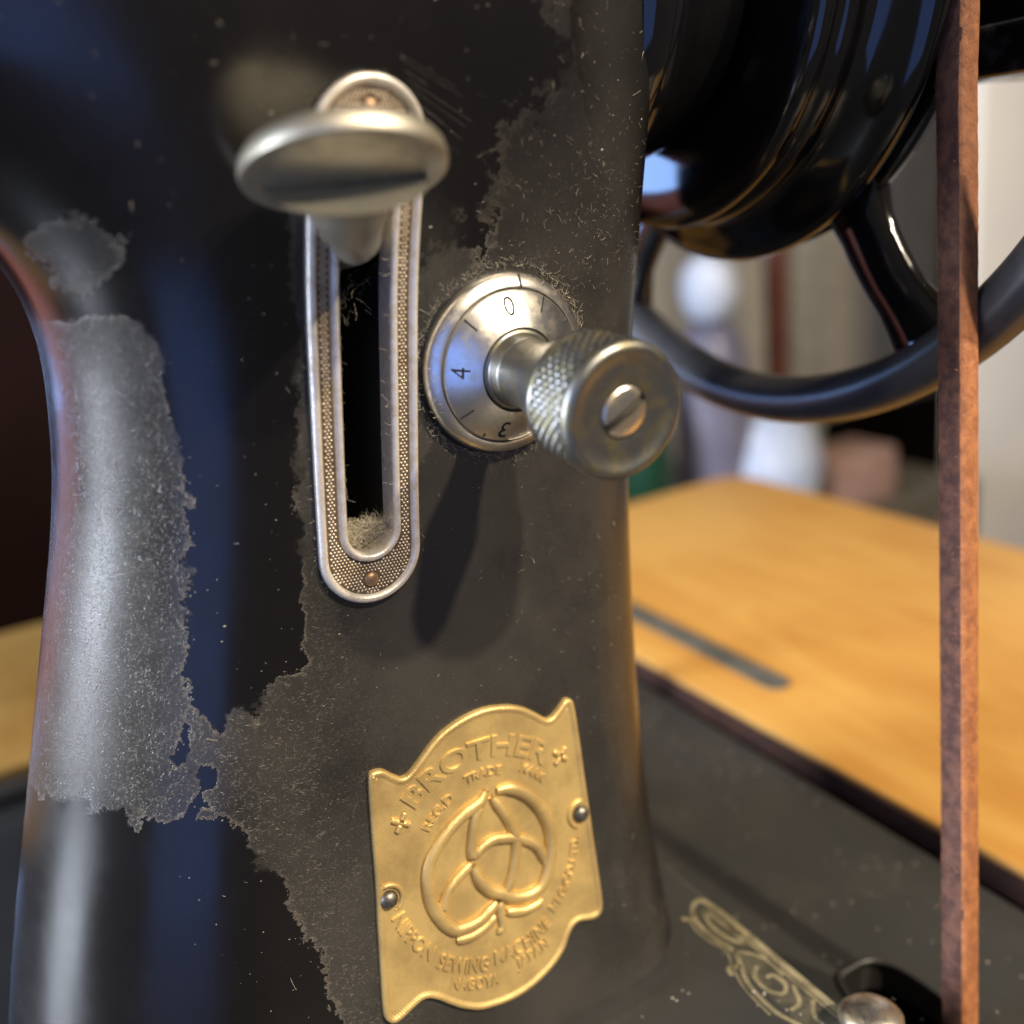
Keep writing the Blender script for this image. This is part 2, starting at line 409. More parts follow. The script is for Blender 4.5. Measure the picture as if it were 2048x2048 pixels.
FILM = [(7.1, 110), (7.1, 56.4), (6.8, 39.5), (-1.0, 35.7), (-1.3, 30.9), (-3.4, 24.6), (-12.1, 21.0), (-14.1, 18.3), (-25.5, 16.8), (-32.9, 28.3), (-34.2, 30.4),
        (-34.6, 20.7), (-34.5, 12.2), (-36.0, 3.4), (-35.8, -4.4), (-37.3, -8.9), (-38.2, -17.9), (-38.7, -26.4), (-40.0, -40.3), (-40.9, -45.5), (-44.9, -44.1), (-48.3, -46.6),
        (-49.5, -50.8), (-52.0, -47.3), (-54.1, -48.5), (-55.5, -51.7), (-56.5, -51.0), (-57.9, -46.8), (-59.0, -43.2), (-57.8, -39.1), (-56.4, -30.1), (-54.2, -25.4), (-54.6, -20.4),
        (-52.7, -13.3), (-53.1, -9.3), (-52.3, -2.4), (-53.0, 3.0), (-52.4, 8.8), (-53.7, 11.9), (-54.8, 14.8), (-56.4, 16.0), (-60.4, 16.4), (-62.3, 15.8), (-64.6, 15.6), (-110, 22), (-110, -64),
        (-83.9, -63.9), (-77.4, -61.6), (-76.8, -64.6), (-72.4, -61.7), (-71.0, -66.3), (-68.8, -64.3), (-61.7, -65.4), (-58.6, -65.2), (-56.2, -68.7), (-55.7, -74.4), (-51.8, -79.9),
        (-50.4, -90.1), (-47.9, -95.0), (-49.1, -103.9), (-46.7, -109.7), (-44, -140), (90, -140), (90, 110)]
P2 = V[:, [0, 2]]
sm_ = lambda v, a, b: (lambda t: t * t * (3 - 2 * t))(np.clip((v - a) / (b - a), 0, 1))
film = poly_sd(P2, FILM)
film = np.maximum(film, poly_sd(P2, [(-65.2, 30.1), (-61.9, 29.7), (-60.4, 28.3), (-58.6, 28.7), (-57.1, 25.3), (-55.3, 25.7), (-56.0, 22.5), (-58.6, 20.8), (-61.4, 17.6), (-63.4, 19.9), (-64.7, 24.2), (-66.8, 25.8)]))
for hole in ([(-60.3, -48.1), (-63.1, -52.9), (-63.5, -56.3), (-61.5, -55.7), (-60.0, -51.7)], [(-60.0, -55.6), (-58.3, -56.4), (-57.2, -58.4), (-58.1, -60.9), (-60.7, -60.7)],
             [(-61.2, -61.1), (-60.4, -63.0), (-63.3, -65.9), (-63.7, -64.1)], [(-9.1, 22), (-4.3, 24.7), (-2.1, 23.0), (-3.1, 17.0), (-4.0, 15.6), (-6.2, 18.9)]):
    film = np.minimum(film, -1.6 * poly_sd(P2, hole))
up = sm_(V[:, 2], 6, 20) * sm_(V[:, 0], -18, -6); film = film * (1 - 0.72 * up)
film = np.clip(film, -12, 12)
fibre = np.clip((-24 - V[:, 0]) / 22, 0.0, 1.0) * np.clip((30 - V[:, 2]) / 30, 0, 1) + 0.10
fibre = np.maximum(fibre, 0.45 * np.exp(-((np.hypot(V[:, 0], V[:, 2]) - 17) / 4.0) ** 2))
me = body.data
sm = lambda v, a, b: (lambda t: t * t * (3 - 2 * t))(np.clip((v - a) / (b - a), 0, 1))
cover = (1 - 0.5 * sm(V[:, 2], 8, 42) * sm(V[:, 0], -12, 2)) * (1 - 0.85 * sm(nr[:, 0], 0.30, 0.80)) * (1 - 0.75 * sm(-nr[:, 0], 0.86, 0.99))
for nm, arr in (('film', film), ('fibre', np.clip(fibre, 0, 1)), ('cover', cover)):
    at = me.attributes.new(nm, 'FLOAT', 'POINT'); at.data.foreach_set('value', arr.astype(np.float32))
vn = np.array([v.normal[:] for v in me.vertices]); nn = np.where(near[:, None], nr, vn)
me.normals_split_custom_set_from_vertices(nn.tolist())

def W(x, z, h=0.0):
    x = np.asarray(x, float); z = np.asarray(z, float); return np.stack([x, front_y(x, z) - h, z + 0 * x], -1)

# ---------------------------------------------------------------- slot trim
OA, OB, RO = (-22.4, 34.8), (-26.9, -27.2), 8.85
IA, IB, RI = SLOT_A, SLOT_B, 4.0
def stadium(a, b, r, na=22, nl=34):
    a, b = np.array(a), np.array(b); u = (a - b) / np.linalg.norm(a - b); s = np.array([u[1], -u[0]]); P = []
    for k in range(na): t = math.pi * k / na; P.append(a + r * (math.cos(t) * s + math.sin(t) * u))
    for k in range(nl): P.append(a - r * s + (b - a) * k / nl)
    for k in range(na): t = math.pi * k / na; P.append(b + r * (-math.cos(t) * s - math.sin(t) * u))
    for k in range(nl): P.append(b + r * s + (a - b) * k / nl)
    return np.array(P)
def ring_mesh(rows):
    P = [W(stadium(a, b, r)[:, 0], stadium(a, b, r)[:, 1], h) for a, b, r, h in rows]
    n = len(P[0]); V = np.concatenate(P); F = []
    for i in range(len(rows) - 1):
        for k in range(n): F.append((i * n + k, i * n + (k + 1) % n, (i + 1) * n + (k + 1) % n, (i + 1) * n + k))
    return V, F
trim = mk('slot_trim', *ring_mesh([(IA, IB, 5.0, 0.70), (IA, IB, 5.8, 0.72), (OA, OB, 7.0, 0.72), (OA, OB, 7.9, 0.70)]), MAT['trim_floor'], machine, label='long round-ended trim plate with pebbled floor around the lever slot')
mk('inner_bead', *ring_mesh([(IA, IB, RI + 0.1, -3.5), (IA, IB, RI, 0.6), (IA, IB, RI + 0.12, 1.15), (IA, IB, RI + 0.4, 1.5), (IA, IB, RI + 0.75, 1.55), (IA, IB, RI + 1.1, 1.35), (IA, IB, RI + 1.35, 0.95), (IA, IB, RI + 1.5, 0.6)]), MAT['trim'], trim)
mk('outer_bead', *ring_mesh([(OA, OB, RO - 1.55, 0.6), (OA, OB, RO - 1.4, 0.95), (OA, OB, RO - 1.1, 1.4), (OA, OB, RO - 0.7, 1.55), (OA, OB, RO - 0.3, 1.4), (OA, OB, RO - 0.05, 1.0), (OA, OB, RO, 0.5), (OA, OB, RO, -0.6)]), MAT['trim'], trim)
# pebbled floor: fine hexagonal rows of studs, too small to pick apart
pts = []
u = (np.array(OA) - np.array(OB)); L = np.linalg.norm(u); u /= L; s = np.array([u[1], -u[0]]); pitch = 0.62
for i in range(-20, 150):
    for j in range(-18, 19):
        q = np.array(OB) + u * (i * pitch * 0.866) + s * ((j + 0.5 * (i % 2)) * pitch)
        if seg_dist(q[0], q[1], OA, OB) < RO - 1.75 and seg_dist(q[0], q[1], IA, IB) > RI + 1.75 and np.hypot(q[0] + 27.4, q[1] + 31.9) > 1.5 and np.hypot(q[0] + 22.1, q[1] - 39.5) > 1.5: pts.append(q)
pts = np.array(pts); cen = W(pts[:, 0], pts[:, 1], 0.70); V, F = [], []
for c0 in cen:
    b = len(V); r = 0.27
    for k in range(6): a = k * math.pi / 3; V.append(c0 + (r * math.cos(a), 0.0, r * math.sin(a)))
    for k in range(6): a = k * math.pi / 3; V.append(c0 + (0.62 * r * math.cos(a), -0.17, 0.62 * r * math.sin(a)))
    V.append(c0 + (0, -0.24, 0))
    for k in range(6):
        k2 = (k + 1) % 6; F += [(b + k, b + k2, b + 6 + k2, b + 6 + k), (b + 6 + k, b + 6 + k2, b + 12)]
mk('pebbled_studs', V, F, MAT['stud'], trim, kind='stuff')
for (x, z) in ((-27.4, -31.9), (-22.1, 39.5)):
    p = W(x, z, 0.6); mk('rivet', *lathe([(1.25, -0.3), (1.25, 0.25), (1.1, 0.5), (0.7, 0.72), (0.2, 0.8)], p, (0, -1, 0), 20), MAT['rivet'], trim)

# ---------------------------------------------------------------- lever
LC = np.array([-30.6, -20.0, 30.6]); LD = np.array([0.12, 0.33, 0.94]); LD /= np.linalg.norm(LD)
lever = mk('lever', *tube(smooth_path([(-23.2, 14, 20.6), (-23.5, 3, 21.6), (-25.0, -5, 22.4), (-27.8, -13.0, 23.4), (-30.2, -18.4, 25.6), tuple(LC - LD * 0.9)], 8), np.interp(np.linspace(0, 1, 41), [0, 0.5, 0.7, 0.82, 0.9, 0.96, 1], [3.4, 3.5, 3.9, 4.8, 6.0, 8.0, 10.4]), 28, ref=(1, 0, 0)), MAT['lever'], machine, label='nickel lever with round thumb cap poking out of the slot')
mk('thumb_cap', *lathe([(0.1, -1.3), (6.0, -1.1), (10.4, -0.55), (12.3, -0.2), (12.9, -0.08), (13.1, 0.05), (13.2, 0.35), (13.25, 1.1), (13.05, 2.1), (12.5, 2.9), (10.8, 3.6), (8.0, 4.1), (4.0, 4.4), (0.1, 4.5)], LC, LD, 72, up=(1, 0, 0)), MAT['lever'], lever, sharp=32)
# lint packed in the slot's lower end and fuzz along its rims come further down

# ---------------------------------------------------------------- stitch dial and knob
DN = np.array([0, -math.cos(math.radians(6.5)), -math.sin(math.radians(6.5))]); DO = W(0, 0, -0.6)
def dl(prof, seg=96): return lathe(prof, DO, DN, seg)
dial = mk('stitch_dial', *dl([(15.7, -3), (15.7, 0.2), (15.3, 1.0), (15.0, 1.2)], 96), MAT['void'], machine, label='round stitch dial with engraved numbers')
mk('fixed_ring', *dl([(15.0, -1), (15.05, 1.6), (14.9, 2.3), (14.55, 2.75), (13.2, 3.75), (12.95, 3.8), (12.8, 3.55), (12.75, 2.6)]), MAT['chrome'], dial, sharp=40)
mk('number_ring', *dl([(12.55, 2.4), (12.55, 3.7), (12.35, 3.95), (7.0, 6.45), (6.85, 6.3), (6.75, 5.4)]), MAT['chrome'], dial, sharp=40)
mk('collar', *dl([(6.7, 5.2), (6.7, 6.1), (6.5, 6.45), (6.1, 6.6), (5.9, 7.0), (5.8, 8.4), (5.6, 9.0), (5.3, 9.2)]), MAT['knob'], dial, sharp=40)
DX, DY, DNn = frame(DN)
def on_cone(r, th, up=0.02):
    """r: radius on the dial; th: degrees anticlockwise from the top as seen from the front"""
    h = 3.95 + (12.35 - r) / (12.35 - 7.0) * 2.5 if r < 12.5 else 2.75 + (14.55 - r) / (14.55 - 13.2) * 1.0
    a = math.radians(th); return DO + DNn * (h + up) + r * (-math.sin(a) * DX * SGN + math.cos(a) * DY)
SGN = 1.0 if DX[0] > 0 else -1.0
def cone_stroke(p, q, wd=0.32, n=3):
    P = [on_cone(p[0] + (q[0] - p[0]) * k / n, p[1] + (q[1] - p[1]) * k / n, 0.0) for k in range(n + 1)]
    return tube(P, wd * 0.5, 6, ref=DNn)
for th in (-31, 43, 124, 205, -75):
    mk('tick_mark', *cone_stroke((12.3, th), (9.9, th)), MAT['ink'], dial)
mk('index_mark', *cone_stroke((14.75, -10), (12.9, -10), 0.42), MAT['ink'], dial)
for th in (8, 150, 0 - 60): mk('tick_mark', *cone_stroke((12.3, th), (11.9, th)), MAT['ink'], dial)

def text_mesh(s, size, extrude=0.0, bevel=0.0, offset=0.0):
    c = bpy.data.curves.new('t', 'FONT'); c.body = s; c.size = size; c.extrude = extrude; c.bevel_depth = bevel; c.offset = offset; c.align_x = 'CENTER'; c.resolution_u = 4
    o = bpy.data.objects.new('t', c); scene.collection.objects.link(o); bpy.context.view_layer.update()
    me = bpy.data.meshes.new_from_object(o.evaluated_get(bpy.context.evaluated_depsgraph_get()))
    V = np.array([v.co[:] for v in me.vertices]); F = [tuple(p.vertices) for p in me.polygons]
    bpy.data.objects.remove(o); bpy.data.curves.remove(c); bpy.data.meshes.remove(me)
    V[:, 0] -= (V[:, 0].min() + V[:, 0].max()) / 2; V[:, 1] -= (V[:, 1].min() + V[:, 1].max()) / 2
    return V, F
for s_, th, r in (('0', 4, 10.3), ('4', 85, 10.2), ('3', 165, 10.4), ('2', 245, 10.4)):
    V, F = text_mesh(s_, 4.2, 0.02, 0.0, {'4': -0.02, '0': 0.035}.get(s_, 0.005))
    P = [on_cone(r + y, th - math.degrees(x / r) , 0.03 + zz) for x, y, zz in V]
    mk('numeral', P, F, MAT['ink'], dial, smooth=False)

# knurled knob
def knurl(r, h0, h1, nk=68, nh=10, su=4, sv=4):
    nu, nv = nk * su, nh * sv + 1; X, Y, N_ = frame(DN); V = []
    for i in range(nu):
        a = 2 * math.pi * i / nu
        for j in range(nv):
            t = j / (nv - 1); fade = min(1.0, 6 * t, 6 * (1 - t))
            p = i / su; q = j / sv
            d = abs(math.sin(math.pi * (p / 2 + q / 2) )) * abs(math.sin(math.pi * (p / 2 - q / 2)))
            V.append(DO + N_ * (h0 + (h1 - h0) * t) + (r - 0.38 + 0.42 * d * fade) * (math.cos(a) * X + math.sin(a) * Y))
    return np.array(V), grid_faces(nu, nv, True, False)
knob = mk('dial_knob', *dl([(5.6, 8.0), (5.6, 12), (6.0, 14.5), (6.9, 17.5), (8.1, 20.6), (9.2, 23.0), (9.75, 24.0), (9.85, 24.6), (9.75, 25.0), (9.4, 25.4)]), MAT['knob'], machine, sharp=50, label='knurled knob with slotted screw in its face')
mk('knurled_grip', *knurl(10.0, 24.6, 33.0), MAT['knob'], knob)
mk('knob_face', *dl([(9.5, 32.6), (9.95, 33.0), (10.15, 33.5), (10.1, 34.2), (9.8, 34.8), (9.2, 35.15), (8.5, 35.1), (7.9, 34.75), (6.5, 34.65), (4.6, 34.6), (3.95, 34.5), (3.85, 33.8), (0.1, 33.7)]), MAT['knob'], knob, sharp=60)
# slotted screw: two half domes with a slot between
def half_dome(side, ang, r=3.65, gap=0.62):
    rows = []; X, Y, N_ = frame(DN); ca, sa = math.cos(ang), math.sin(ang); U = ca * X + sa * Y; Wv = -sa * X + ca * Y
    prof = [(1.0, 33.6), (1.0, 34.6), (0.96, 34.8), (0.85, 34.95), (0.5, 35.08), (0.0, 35.12)]; V = []; n = 18
    for k, h in prof:
        for i in range(n + 1):
            t = math.pi * i / n; x = r * k * math.cos(t); y = max(r * k * math.sin(t), 0)
            V.append(DO + N_ * h + U * x + Wv * side * (gap + y * (1 - gap / r)))
    return np.array(V), grid_faces(len(prof), n + 1) + [tuple(j * (n + 1) for j in range(len(prof))) + tuple(j * (n + 1) + n for j in reversed(range(len(prof))))]
sc_ang = math.radians(30) * SGN
mk('screw', *join([half_dome(1, sc_ang), half_dome(-1, sc_ang)]), MAT['nickel'], knob, sharp=35)
mk('screw_slot', *dl([(3.6, 33.75), (3.6, 34.0), (0.1, 34.02)]), MAT['ink'], knob)

# ---------------------------------------------------------------- maker plate
OUT = [(-33.5, -67.5), (-32.5, -66.7), (-30.7, -67.1), (-28.9, -68.8), (-27.2, -69.9), (-25.0, -68.8), (-20.0, -64.9), (-15.0, -63.1), (-10.0, -62.7), (-5.5, -63.6), (-1.8, -65.3), (1.0, -67.6), (3.2, -69.5), (5.0, -68.8), (7.3, -67.1), (8.7, -67.3), (9.3, -68.8), (9.5, -75.5), (9.4, -86.0), (9.2, -93.7), (8.9, -101.2), (8.4, -109.8), (7.4, -112.5), (5.3, -113.0), (2.0, -112.1), (0.0, -113.1), (-2.3, -115.9), (-5.8, -118.1), (-10.8, -119.7), (-15.8, -120.0), (-21.5, -119.0), (-24.9, -117.2), (-27.4, -115.2), (-29.9, -112.9), (-31.9, -111.9), (-34.2, -112.4), (-36.6, -113.3), (-38.4, -113.4), (-39.6, -112.2), (-39.6, -110.0), (-38.6, -103.8), (-37.3, -95.7), (-36.0, -87.5), (-35.0, -79.1), (-34.2, -72.2)]
oc = smooth_path(np.array(OUT), 4, True)
def inset(P, d):
    t = np.roll(P, -1, 0) - np.roll(P, 1, 0); t /= np.linalg.norm(t, axis=1)[:, None]; nrm = np.stack([t[:, 1], -t[:, 0]], 1)   # clockwise outline: inward is right
    return P + nrm * d
PH = 0.75; RH = 1.4
cx0, cz0 = -13.6, -91.2
rows = [(oc, -0.8), (oc, 0.55), (inset(oc, 0.15), 0.95), (inset(oc, 0.5), 1.15), (inset(oc, 0.95), 1.05), (inset(oc, 1.3), 0.75), (inset(oc, 1.6), PH)]
V = []; F = []
n = len(oc)
for P, h in rows: V.append(W(P[:, 0], P[:, 1], h))
inner = inset(oc, 1.6)
for i in range(len(V) - 1):
    for k in range(n): F.append((i * n + k, i * n + (k + 1) % n, (i + 1) * n + (k + 1) % n, (i + 1) * n + k))
from mathutils.geometry import delaunay_2d_cdt
gx, gz = np.meshgrid(np.arange(-40, 10, 1.5), np.arange(-120, -62, 1.5)); gp = np.stack([gx.ravel(), gz.ravel()], 1)
keep = poly_sd(gp, oc) > 2.6; gp = gp[keep]
allp = np.concatenate([inner, gp])
cd = delaunay_2d_cdt([Vector(p) for p in allp.tolist()], [(k, (k + 1) % n) for k in range(n)], [], 1, 1e-5)
cv2 = np.array([v[:] for v in cd[0]]); b0 = sum(len(v) for v in V); V.append(W(cv2[:, 0], cv2[:, 1], PH)); F += [tuple(i + b0 for i in f) for f in cd[2]]
plate = mk('maker_plate', np.concatenate(V), F, MAT['brass'], machine, label='stamped brass maker plate with embossed border, emblem and lettering')
bmesh_fix = bmesh.new(); bmesh_fix.from_mesh(plate.data); bmesh.ops.remove_doubles(bmesh_fix, verts=bmesh_fix.verts, dist=2e-6); bmesh.ops.recalc_face_normals(bmesh_fix, faces=bmesh_fix.faces); bmesh_fix.to_mesh(plate.data); bmesh_fix.free()
STROKES = [
 ([(-11.96, -78.33), (-13.66, -80.26), (-16.89, -81.17), (-20.21, -82.75), (-23.28, -85.13), (-25.72, -88.08), (-26.67, -91.64), (-26.62, -95.61), (-25.27, -99.45), (-23.56, -101.84), (-21.46, -102.62), (-18.36, -102.56), (-15.77, -101.53), (-13.99, -100.66)], 0.95),
 ([(-13.54, -80.68), (-15.13, -83.01), (-16.33, -86.22), (-17.06, -88.87), (-16.98, -90.37)], 0.8),
 ([(-17.55, -91.23), (-20.75, -92.78), (-22.98, -94.34), (-24.42, -96.59), (-24.82, -97.49)], 0.8),
 ([(-11.3, -80.09), (-9.56, -83.42), (-8.25, -86.96), (-7.69, -90.19), (-8.34, -93.28), (-9.64, -96.45), (-11.16, -98.76), (-12.93, -100.39)], 0.8),
 ([(-10.02, -79.47), (-6.98, -80.12), (-3.82, -82.7), (-1.61, -86.24), (-0.38, -90.55), (-0.69, -94.97), (-2.18, -98.88), (-4.48, -101.65), (-7.5, -102.21), (-10.53, -101.26), (-12.56, -99.63), (-14.93, -97.86), (-16.62, -94.93), (-17.45, -91.64)], 0.95),
 ([(-16.81, -90.44), (-15.0, -89.18), (-12.52, -88.55), (-10.27, -89.12), (-7.69, -90.19), (-4.84, -92.12), (-3.25, -94.29), (-2.52, -97.6)], 0.8),
 ([(-13.41, -100.73), (-13.77, -103.15), (-13.96, -105.65), (-15.17, -106.57)], 0.65),
 ([(-23.54, -104.19), (-20.41, -104.73), (-17.18, -104.19), (-14.93, -103.0)], 0.75),
 ([(-12.61, -103.3), (-9.28, -104.6), (-6.44, -104.74), (-4.7, -104.38)], 0.75)]
def relief(pts, r, h=PH, seg=8):
    p = smooth_path(pts, 6); n = len(p); t = np.linspace(0, 1, n); rad = r * np.clip(np.minimum(t, 1 - t) * 8 + 0.35, 0, 1) ** 0.6
    return tube(W(p[:, 0], p[:, 1], h + 0.12), rad * RH, seg, ref=(0, 1, 0), section=[(math.cos(a) * 1.0, math.sin(a) * 0.85) for a in np.linspace(0, 2 * math.pi, 11)[:-1]])
for p, r in STROKES: mk('emblem_stroke', *relief(p, r), MAT['brass'], plate)
for cx, cz, rot in ((-29.3, -78.0, 0.2), (4.7, -77.8, 0.0)):
    parts = []
    for k in range(4):
        a = rot + math.pi / 4 + k * math.pi / 2; d = np.array([math.cos(a), math.sin(a)]); parts.append(relief([(cx, cz) + d * 0.45, (cx, cz) + d * 1.1, (cx, cz) + d * 1.95], 0.42))
    mk('flower_mark', *join(parts), MAT['brass'], plate)
def arc_text(s, size, r, a0, a1, top_in=False, off=0.0, stretch=1.0):
    """text centred on radius r from polar angle a0 to a1 (degrees) about the plate centre"""
    V, F = text_mesh(s, size, 0.16, 0.07, off); V[:, 1] *= stretch
    half = V[:, 0].max(); am = math.radians((a0 + a1) / 2); span = math.radians(abs(a1 - a0)) / 2
    th = am + (1 if top_in else -1) * V[:, 0] / half * span; rr = r + (-V[:, 1] if top_in else V[:, 1])
    P = W(cx0 + rr * np.cos(th), cz0 + rr * np.sin(th), 0.0); P[:, 1] -= PH + 0.12 + V[:, 2]
    mk('lettering', P, F, MAT['brass'], plate, smooth=True, sharp=50)
arc_text('BROTHER', 5.6, 21.2, 130.5, 42.5, off=0.05)
arc_text("REG.D", 2.6, 15.2, 139, 110, off=0.005)
arc_text('TRADE', 2.3, 16.4, 98, 71, off=0.005)
arc_text('MARK', 2.3, 17.3, 57, 36, off=0.005)
arc_text('NIPPON', 3.0, 19.9, -170, -138, True, 0.006, 1.25)
arc_text('SEWING', 3.0, 20.5, -133, -103, True, 0.006, 1.25)
arc_text('MACHINE', 3.0, 19.9, -99.5, -62, True, 0.006, 1.2)
arc_text('MFG.CO.LTD.', 2.6, 19.0, -57, -12, True, 0.004, 1.1)
arc_text('NAGOYA', 2.6, 23.8, -122, -98, True, 0.004, 1.1)
arc_text('JAPAN', 2.6, 23.1, -88, -69, True, 0.004, 1.1)
for x, z in ((-34.3, -91.1), (7.1, -91.1)):
    p = W(x, z, PH - 0.2); mk('pin', *lathe([(1.75, -0.4), (1.75, 0.4), (1.6, 0.9), (1.2, 1.35), (0.6, 1.6), (0.1, 1.65)], p, (0, -1, 0.05), 24), MAT['steel'], plate)
    sgn = 1 if x < 0 else -1
    arcp = [(x + sgn * 2.6 * math.cos(a), z + 2.6 * math.sin(a)) for a in np.linspace(-1.2, 1.9, 9)]
    mk('pin_boss', *relief(arcp, 0.35), MAT['brass'], plate)

# ---------------------------------------------------------------- bearing boss, hand wheel, belt
WY, WZ = 33.0, 63.0
def xl(prof, seg=120): return lathe([(r, x) for x, r in prof], (0, WY, WZ), (1, 0, 0), seg)
mk('bearing_boss', *xl([(30, 40), (38, 39), (43, 36.5), (48, 34.5), (55, 32.2), (58.4, 31.2), (59.2, 30.4), (59.4, 29), (58.5, 26)]), MAT['gloss'], machine)
wheel = mk('hand_wheel', *xl([(54, 24), (60.2, 24), (60.6, 30), (60.2, 36), (60.4, 42), (61.2, 45.4), (62.4, 46.8), (63.8, 47.2), (65.2, 46.6), (66.0, 45.6), (66.8, 45.6), (67.6, 46.6), (69.0, 47.4), (70.4, 47.2), (71.2, 46.4), (73, 46.6), (75, 48.5), (77, 52), (78.4, 54.6), (80, 55.9), (81.5, 56.2), (82.6, 55.6), (83.2, 54.2), (83.6, 50.4), (88.6, 50.4), (89.0, 53.5), (90, 54.6), (92, 54.2), (94, 50), (96, 40), (97, 20), (97, 1)]), MAT['gloss'], machine, sharp=55, label='glossy black hand wheel with stepped hub and spoked rim')
a = np.linspace(0, 2 * math.pi, 161)[:-1]
rimpath = np.stack([np.full(160, 90.5), WY + 89.6 * np.cos(a), WZ + 89.6 * np.sin(a)], 1)
def rim_section(): return [(math.cos(t) * 5.6, math.sin(t) * 6.4) for t in np.linspace(0, 2 * math.pi, 21)[:-1]]
mk('rim', *tube(rimpath, 1.0, closed=True, section=rim_section(), ref=(1, 0, 0)), MAT['rim'], wheel)
for k in range(5):
    t = math.radians(-122 + 72 * k); d = np.array([0, math.cos(t), math.sin(t)]); e = np.array([0, -math.sin(t), math.cos(t)])
    P = [np.array([92, WY, WZ]) + d * q + e * 5 * math.sin((q - 42) / 46 * math.pi) * 0.35 + np.array([-1.5 * math.sin((q - 42) / 46 * math.pi), 0, 0]) for q in np.linspace(42, 88, 12)]
    rad = np.interp(np.linspace(0, 1, 12), [0, 0.35, 0.75, 1], [11, 6.8, 6.4, 9.5])
    mk('spoke', *tube(P, rad, section=[(math.cos(q), 0.6 * math.sin(q)) for q in np.linspace(0, 2 * math.pi, 17)[:-1]], ref=(1, 0, 0)), MAT['gloss'], wheel)

bracket = mk('winder_bracket', *box((103, -30, 38.5), (150, -1, 48), 1.5), MAT['enamel'], machine, sharp=40)
mk('bracket_post', *box((118, -12, 48.2), (132, 40, 70), 1.5), MAT['enamel'], bracket, sharp=40)
mk('winder_shaft', *lathe([(9, 0), (9, 36), (7.5, 38)], (97.2, WY, WZ), (1, 0, 0), 32), MAT['steel'], bracket, sharp=40)
# belt: leather cord of near-square section; front run, over the pulley, back run
rb = 53.2
bt = [(66.5, -44.8, -190)] + [tuple(np.array((59.34, -53.8, -247)) + (np.array((70.3, -40, -129)) - np.array((59.34, -53.8, -247))) * k / 7) for k in range(1, 8)]
bt += [tuple(np.array((70.3, -40, -129)) + (np.array((86.0, WY - rb, 40)) - np.array((70.3, -40, -129))) * k / 10) for k in range(1, 11)]
for k in range(1, 24):
    t = math.pi * (1 - k / 24); bt.append((86, WY + rb * math.cos(t), WZ + rb * math.sin(t)))
bt += [(86, WY + rb + 2, 40), (84, 103, -60), (80, 128, -190), (78, 140, -247)]
bt[0] = (59.34, -53.8, -247)
bp = smooth_path(bt, 14)
V, F = tube(bp, 1.0, section=[(2.95 * math.copysign(abs(math.cos(t)) ** 0.55, math.cos(t)), 2.9 * math.copysign(abs(math.sin(t)) ** 0.55, math.sin(t))) for t in np.linspace(0, 2 * math.pi, 29)[:-1]], ref=(1, 0, 0))
V += rng.normal(0, 0.028, V.shape)
belt = mk('drive_belt', V, F, MAT['leather'], None, label='square brown leather drive belt hanging down from the hand wheel', category='belt')

belt.data.materials.append(MAT['leather_shaded_edge'])
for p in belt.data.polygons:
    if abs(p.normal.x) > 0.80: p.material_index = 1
rough = [bp[i] + np.array([-2.85, rng.uniform(-2.6, 2.6), 0]) for i in rng.integers(0, len(bp), 900)]
# ---------------------------------------------------------------- bed
def rrect(x0, x1, y0, y1, r, n=6):
    P = []
    for cx, cy, a0 in ((x1 - r, y1 - r, 0), (x0 + r, y1 - r, 90), (x0 + r, y0 + r, 180), (x1 - r, y0 + r, 270)):
        for k in range(n + 1): t = math.radians(a0 + 90 * k / n); P.append((cx + r * math.cos(t), cy + r * math.sin(t)))
    return P
bed = mk('bed', *slab(rrect(-420, 43.5, -130, 150, 12), -149, BED_Z, 3.0), MAT['bed'], machine, sharp=40, label='flat black bed under the pillar with gilt border')
hole = smooth_path([(60.5, -17.5), (66, -15.6), (72, -17.0), (75, -23), (75.2, -36), (74.5, -52), (70, -62), (63, -62), (58, -52), (57.2, -32)], 5, True)
V, F = slab(rrect(-425, 113.5, -170, 194, 10), -158, PLINTH_Z, 1.5)
plinth = mk('plinth', V, F, MAT['bed'], bed, sharp=40)
V, F = slab([tuple(p) for p in hole], -170, -140, 0)
cutter = mk('cutter', V, F, MAT['void'])
md = plinth.modifiers.new('cut', 'BOOLEAN'); md.operation = 'DIFFERENCE'; md.object = cutter; md.solver = 'EXACT'
bpy.context.view_layer.update()
nm = bpy.data.meshes.new_from_object(plinth.evaluated_get(bpy.context.evaluated_depsgraph_get())); plinth.modifiers.clear(); plinth.data = nm; nm.set_sharp_from_angle(angle=math.radians(40))
bpy.data.objects.remove(cutter)
hl = np.array([(x, y, PLINTH_Z + 0.2) for x, y in hole]); mk('belt_hole_lip', *tube(hl, 0.9, 8, closed=True, ref=(0, 0, 1)), MAT['bed'], bed)
